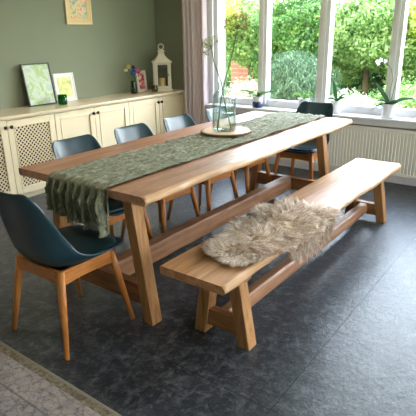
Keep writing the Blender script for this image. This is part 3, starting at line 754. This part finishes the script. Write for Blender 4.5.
# orchid without flowers
p = pot(4.97, 2.00, .048, .060, .13, 'potted_orchid', 'orchid with one upright dark leaf in a white pot right of the chair', 'potted plant')
m = MB()
leaf_strip(m, (0, 0, .12), (0, .25, 1), .22, .026, .0, .0); leaf_strip(m, (0, 0, .12), (-.2, -1, .35), .16, .022, .05, .10); leaf_strip(m, (0, 0, .12), (-.3, 1, .3), .12, .022, .03, .05); leaf_strip(m, (0, 0, .12), (.3, -.6, .6), .15, .02, .04, .08)
m.build('leaves', 'leaf_dark', p, smooth=True)
# white pot with saucer, orchid with spike
p = pot(4.955, 1.445, .060, .072, .135, 'potted_orchid', 'orchid with thin flower spike and broad leaves in a white pot, rightmost on the sill', 'potted plant', saucer=True)
m = MB()
leaf_strip(m, (0, 0, .12), (-.1, .62, 1), .30, .034, .0, .03); leaf_strip(m, (0, 0, .12), (-.1, -1, .38), .26, .030, .03, .05); leaf_strip(m, (0, 0, .12), (-.5, -.6, .2), .20, .030, .04, .08); leaf_strip(m, (0, 0, .12), (-.4, .8, .15), .17, .024, .02, .11); leaf_strip(m, (0, 0, .12), (.2, 1, .3), .14, .026, .03, .04)
m.build('leaves', 'leaf_dark', p, smooth=True)
MB().tube([(.01, -.01, .12), (.01, .015, .24), (.01, -.005, .37), (.01, .02, .46), (.01, .07, .52), (.01, .12, .545), (.01, .16, .54)], .0028, 6).build('flower_spike', 'stem', p, smooth=True)
MB().tube([(.015, .0, .115), (.015, -.06, .50), (.015, -.10, .87)], .0025, 6).build('support_stick', 'black', p)
f = MB()
for q in ((.01, .09, .535), (.01, .13, .545), (.01, .165, .53), (.0, .15, .515)):
    for a in range(5):
        a_ = a*2*PI/5; kk = len(f.v); c0 = Vector(q); d = Vector((.3, math.cos(a_), math.sin(a_))).normalized(); s2 = d.cross(Vector((1, 0, 0))).normalized()
        f.v += [tuple(c0), tuple(c0+d*.014+s2*.009), tuple(c0+d*.025), tuple(c0+d*.014-s2*.009)]; f.f.append((kk, kk+1, kk+2, kk+3))
f.build('flowers', 'orchid_petal', p)

# ------------------------------------------------------------------ garden
G = -.35
grd = tag(MB().box(5.4, 40, -25, 35, G-.1, G).build('lawn', 'lawn'), 'green lawn of the garden outside the window', 'lawn', kind='structure')
grd.name = 'floor_garden'
g2 = MB().box(-25, 40, -30, YR-.35, G-.1, G).build('ground', 'lawn'); g2['kind'] = 'structure'; g2.name = 'ground_side'
def foliage(name, loc, blobs, n, size, mat, label, cat='tree', trunk=None, shape=1.6, droop=0., seed=1, group='garden plants outside the window', shell=.55):
    R = empty(name, loc, label, cat, group); rg = np.random.default_rng(seed); n = int(n*3.3); size *= .5
    vol = np.array([b[3]*b[4]*b[5] for b in blobs]); pick = rg.choice(len(blobs), n, p=vol/vol.sum())
    bl = np.array(blobs, dtype=float); bl[:, 2] *= .86; bl[:, 5] *= .88
    d = rg.normal(size=(n, 3)); d /= np.linalg.norm(d, axis=1)[:, None]
    r = rg.uniform(shell, 1.0, n)**(1/1.5)
    # lumpy crown
    lump = 1+.16*np.sin(d[:, 0]*7+d[:, 1]*5+pick)*np.cos(d[:, 2]*6+pick*2)
    P_ = bl[pick, :3]+d*(r*lump)[:, None]*bl[pick, 3:6]
    P_[:, 2] = np.maximum(P_[:, 2], .02)
    ax = rg.normal(size=(n, 3))*.8+d*.3; ax[:, 2] -= droop; ax /= np.linalg.norm(ax, axis=1)[:, None]
    up = d+rg.normal(size=(n, 3))*.5+np.array([0, 0, .6]); sd = np.cross(ax, up); sd /= np.linalg.norm(sd, axis=1)[:, None]
    nn_ = np.cross(sd, ax)
    s_ = size*rg.uniform(.6, 1.3, n)[:, None]
    a = P_-ax*s_; b = P_+sd*s_/shape+nn_*s_*.12; c = P_+ax*s_; e = P_-sd*s_/shape+nn_*s_*.12
    vs = np.stack([a, b, c, e], 1).reshape(-1, 3)
    me = bpy.data.meshes.new('foliage'); me.vertices.add(4*n); me.vertices.foreach_set('co', vs.astype(np.float32).ravel())
    me.loops.add(4*n); me.loops.foreach_set('vertex_index', np.arange(4*n, dtype=np.int32))
    me.polygons.add(n); me.polygons.foreach_set('loop_start', np.arange(0, 4*n, 4, dtype=np.int32)); me.polygons.foreach_set('loop_total', np.full(n, 4, dtype=np.int32)); me.update(); me.validate()
    finish('foliage', me, mat, R)
    if trunk:
        t_ = MB(); t_.tube([(0, 0, 0), (.03, .02, trunk[1]*.5), (.0, .05, trunk[1])], [trunk[0], trunk[0]*.8, trunk[0]*.5], 10)
        for k in range(5):
            a_ = k*1.26; h0 = trunk[1]*(.55+.08*k); t_.tube([(.0, .03, h0), (.35*math.cos(a_), .35*math.sin(a_), h0+.35), (.7*math.cos(a_), .7*math.sin(a_), h0+.55)], [trunk[0]*.4, trunk[0]*.25, .01], 6)
        t_.build('trunk', 'bark', R, smooth=True)
    return R
# window pane 1 (left)
foliage('leafy_bush', (9.2, 5.7, G), [(0, 0, 2.1, .7, .65, .7), (.2, -.4, 1.2, .5, .35, .5), (.3, .5, 2.6, .7, .7, .5)], 4200, .075, 'g_light', 'light green bush with leaves paled to suggest bright haze, seen through the leftmost window pane', 'shrub', (.05, 1.8), seed=2)  # pale leaf colour stands in for the bright haze behind this pane
foliage('maple_tree', (8.2, 6.0, G), [(0, 0, 2.55, .55, .6, .5), (.0, .55, 1.3, .4, .45, .5)], 2600, .06, 'g_yellow', 'yellow-green small tree at the left edge of the window', 'tree', (.04, 2.2), seed=3)
foliage('flowering_shrub', (7.6, 4.75, G), [(0, 0, .75, .35, .55, .5), (.1, .5, .5, .3, .35, .5)], 1800, .042, 'g_pink', 'low pale pink flowering shrub behind the left window pane', 'shrub', seed=4)
# pane 2
foliage('laurel_hedge', (8.8, 4.35, G), [(0, 0, 2.2, .7, .95, .75), (.2, .6, 1.5, .6, .5, .7)], 6000, .07, 'g_laurel', 'tall bright laurel hedge behind the second window pane', 'hedge', (.05, 1.8), seed=5)
foliage('weeping_conifer', (7.6, 3.72, G), [(0, 0, .95, .55, .70, .75), (.1, .2, 1.35, .5, .45, .45)], 7000, .075, 'g_conifer', 'drooping grey-green conifer low behind the second window pane', 'shrub', shape=5, droop=1.6, seed=6)
# pane 3
foliage('ash_tree', (8.9, 3.05, G), [(0, 0, 2.15, .8, .75, .75), (.3, -.6, 1.75, .7, .55, .7), (.2, .4, 1.5, .4, .3, .45)], 6500, .07, 'g_light', 'light green leafy tree behind the third window pane', 'tree', (.07, 1.9), seed=7)
foliage('yew_bush', (9.8, 3.7, G), [(0, 0, 1.3, .6, 1.2, 1.3), (.4, -1.3, 1.0, .6, .9, 1.0)], 6500, .07, 'g_dark', 'dark evergreen bush in the shade beneath the light green tree', 'shrub', (.06, 1.2), seed=8)
foliage('hydrangea_bush', (7.4, 2.75, G), [(0, 0, .62, .45, .55, .5), (.1, .4, .55, .35, .3, .42)], 3600, .045, 'g_flower', 'pale flowering bush low behind the third window pane', 'shrub', seed=9)
foliage('hydrangea_bush', (7.9, 2.05, G), [(0, 0, .7, .5, .6, .6)], 3200, .045, 'g_mix', 'mixed cream and green bush low beside the right mullion', 'shrub', seed=10)
# pane 4
foliage('birch_tree', (9.2, 1.9, G), [(0, 0, 2.3, .9, .7, .8), (.1, -.7, 1.6, .7, .6, .9)], 6000, .065, 'g_yellow', 'yellow-green tree behind the rightmost visible pane', 'tree', (.06, 2.0), seed=11)
foliage('shrub_border', (8.2, .9, G), [(0, 0, .9, .6, .9, .8), (0, -1.3, 1.0, .6, .8, .9)], 5000, .06, 'g_mix', 'green border shrub to the right of the yellow-green tree', 'shrub', seed=12)
# distant backdrop hedge trees (each a thing)
for i, (x, y, mt, s2) in enumerate([(13, 11.0, 'g_laurel', 1.1), (13.4, 8.6, 'g_light', 1.1), (13, 6.4, 'g_yellow', 1.), (13.2, 4.2, 'g_light', 1.), (13, 2.2, 'g_laurel', 1.), (13.2, .2, 'g_yellow', 1.), (13, -2.2, 'g_light', 1.05), (12, -5, 'g_laurel', 1.)]):
    foliage('hedge_tree', (x, y, G), [(0, 0, 1.5, 1.0, 1.08*s2, 1.45), (.2, .1, .6, .9, .95, .6)], 5000, .12, mt, ['leafy hedge tree far left at the back of the garden', 'light hedge tree behind the laurel at the back', 'yellowish hedge tree behind the weeping conifer', 'light hedge tree at the back behind the ash', 'green hedge tree at the back behind the pale bush', 'yellowish hedge tree at the back behind the birch', 'light hedge tree at the far right of the garden', 'green hedge tree at the extreme right of the garden'][i], 'tree', (.1, 1.8), seed=20+i)
# brick outbuilding glimpsed between the leaves
ob = empty('garden_wall', (10.6, 6.45, G), 'low pinkish brick wall glimpsed through the leftmost pane', 'wall')
MB().box(-.12, .12, -.6, .6, 0, 1.5).build('brickwork', 'brick', ob); MB().box(-.17, .17, -.65, .65, 1.5, 1.57).build('coping', 'gutter', ob, bevel=.01)

# ------------------------------------------------------------------ fill lamps added at the ceiling, out of view, to brighten the room
for i, (x, y) in enumerate(((1.0, .6), (1.0, 3.0), (3.6, 3.0), (3.6, .6))):
    R = empty('fill_light', (x, y, ZC), ['added round fill light over the rug', 'added round fill light near the left wall', 'added round fill light over the far end of the table', 'added round fill light by the window'][i], 'fill light', 'added fill lights at the ceiling')
    MB().lathe([(.14, -.012), (.16, -.012), (.165, -.001), (.14, -.001)], 32).build('rim', 'white_frame', R, smooth=True)
    l = bpy.data.lights.new('lamp', 'AREA'); l.shape = 'DISK'; l.size = .26; l.energy = (2, 14, 14, 4)[i]; l.color = (1, .84, .66)
    lo = bpy.data.objects.new('lamp', l); C.objects.link(lo); lo.parent = R; lo.location = (0, 0, -.014)

# ------------------------------------------------------------------ daylight
W = bpy.data.worlds.new('sky'); bpy.context.scene.world = W; W.use_nodes = True; nt = W.node_tree; nt.nodes.clear()
o_ = nt.nodes.new('ShaderNodeOutputWorld'); bg = nt.nodes.new('ShaderNodeBackground'); nt.links.new(bg.outputs[0], o_.inputs[0])
tc = nt.nodes.new('ShaderNodeTexCoord'); sx = nt.nodes.new('ShaderNodeSeparateXYZ'); nt.links.new(tc.outputs['Generated'], sx.inputs[0])
cr = nt.nodes.new('ShaderNodeValToRGB'); nt.links.new(sx.outputs[2], cr.inputs[0])
e = cr.color_ramp.elements; e[0].position = 0; e[0].color = (1, 1, .98, 1); e[1].position = .7; e[1].color = (.62, .76, 1, 1)
nt.links.new(cr.outputs[0], bg.inputs[0])
dt = nt.nodes.new('ShaderNodeVectorMath'); dt.operation = 'DOT_PRODUCT'; nt.links.new(tc.outputs['Generated'], dt.inputs[0]); dt.inputs[1].default_value = Vector((.86, -.1, .45)).normalized()
mr = nt.nodes.new('ShaderNodeMapRange'); mr.interpolation_type = 'SMOOTHSTEP'; nt.links.new(dt.outputs['Value'], mr.inputs[0])
for i_, v_ in ((1, .2), (2, 1.), (3, 7.), (4, 28.)): mr.inputs[i_].default_value = v_
nt.links.new(mr.outputs[0], bg.inputs[1])      # bright cloud glow over the garden, dimmer towards the other sides
sl = bpy.data.lights.new('sun', 'SUN'); sl.energy = 3.5; sl.angle = .05; sl.color = (1, .95, .85)
so = bpy.data.objects.new('sun', sl); C.objects.link(so)
so.rotation_euler = Vector((.62, .12, -.78)).to_track_quat('-Z', 'Y').to_euler()

# ------------------------------------------------------------------ camera
cam = bpy.data.cameras.new('camera'); co = bpy.data.objects.new('camera', cam); C.objects.link(co)
f, yaw, pitch, roll, hh = 481.6375, .6431, .3419, -.0168, 1.4564
Fw = Vector((math.cos(pitch)*math.cos(yaw), math.cos(pitch)*math.sin(yaw), -math.sin(pitch)))
r = Fw.cross(Vector((0, 0, 1))).normalized(); u = r.cross(Fw); c_, s_ = math.cos(roll), math.sin(roll)
r, u = c_*r+s_*u, c_*u-s_*r
co.matrix_world = Matrix(((r.x, u.x, -Fw.x, 0), (r.y, u.y, -Fw.y, 0), (r.z, u.z, -Fw.z, hh), (0, 0, 0, 1)))
cam.sensor_width = 36; cam.lens = f*36/416; cam.clip_start = .05
sc = bpy.context.scene; sc.camera = co
sc.view_settings.view_transform = 'Standard'; sc.view_settings.look = 'None'; sc.view_settings.gamma = 1; sc.view_settings.use_curve_mapping = False
sc.view_settings.exposure = 0.0
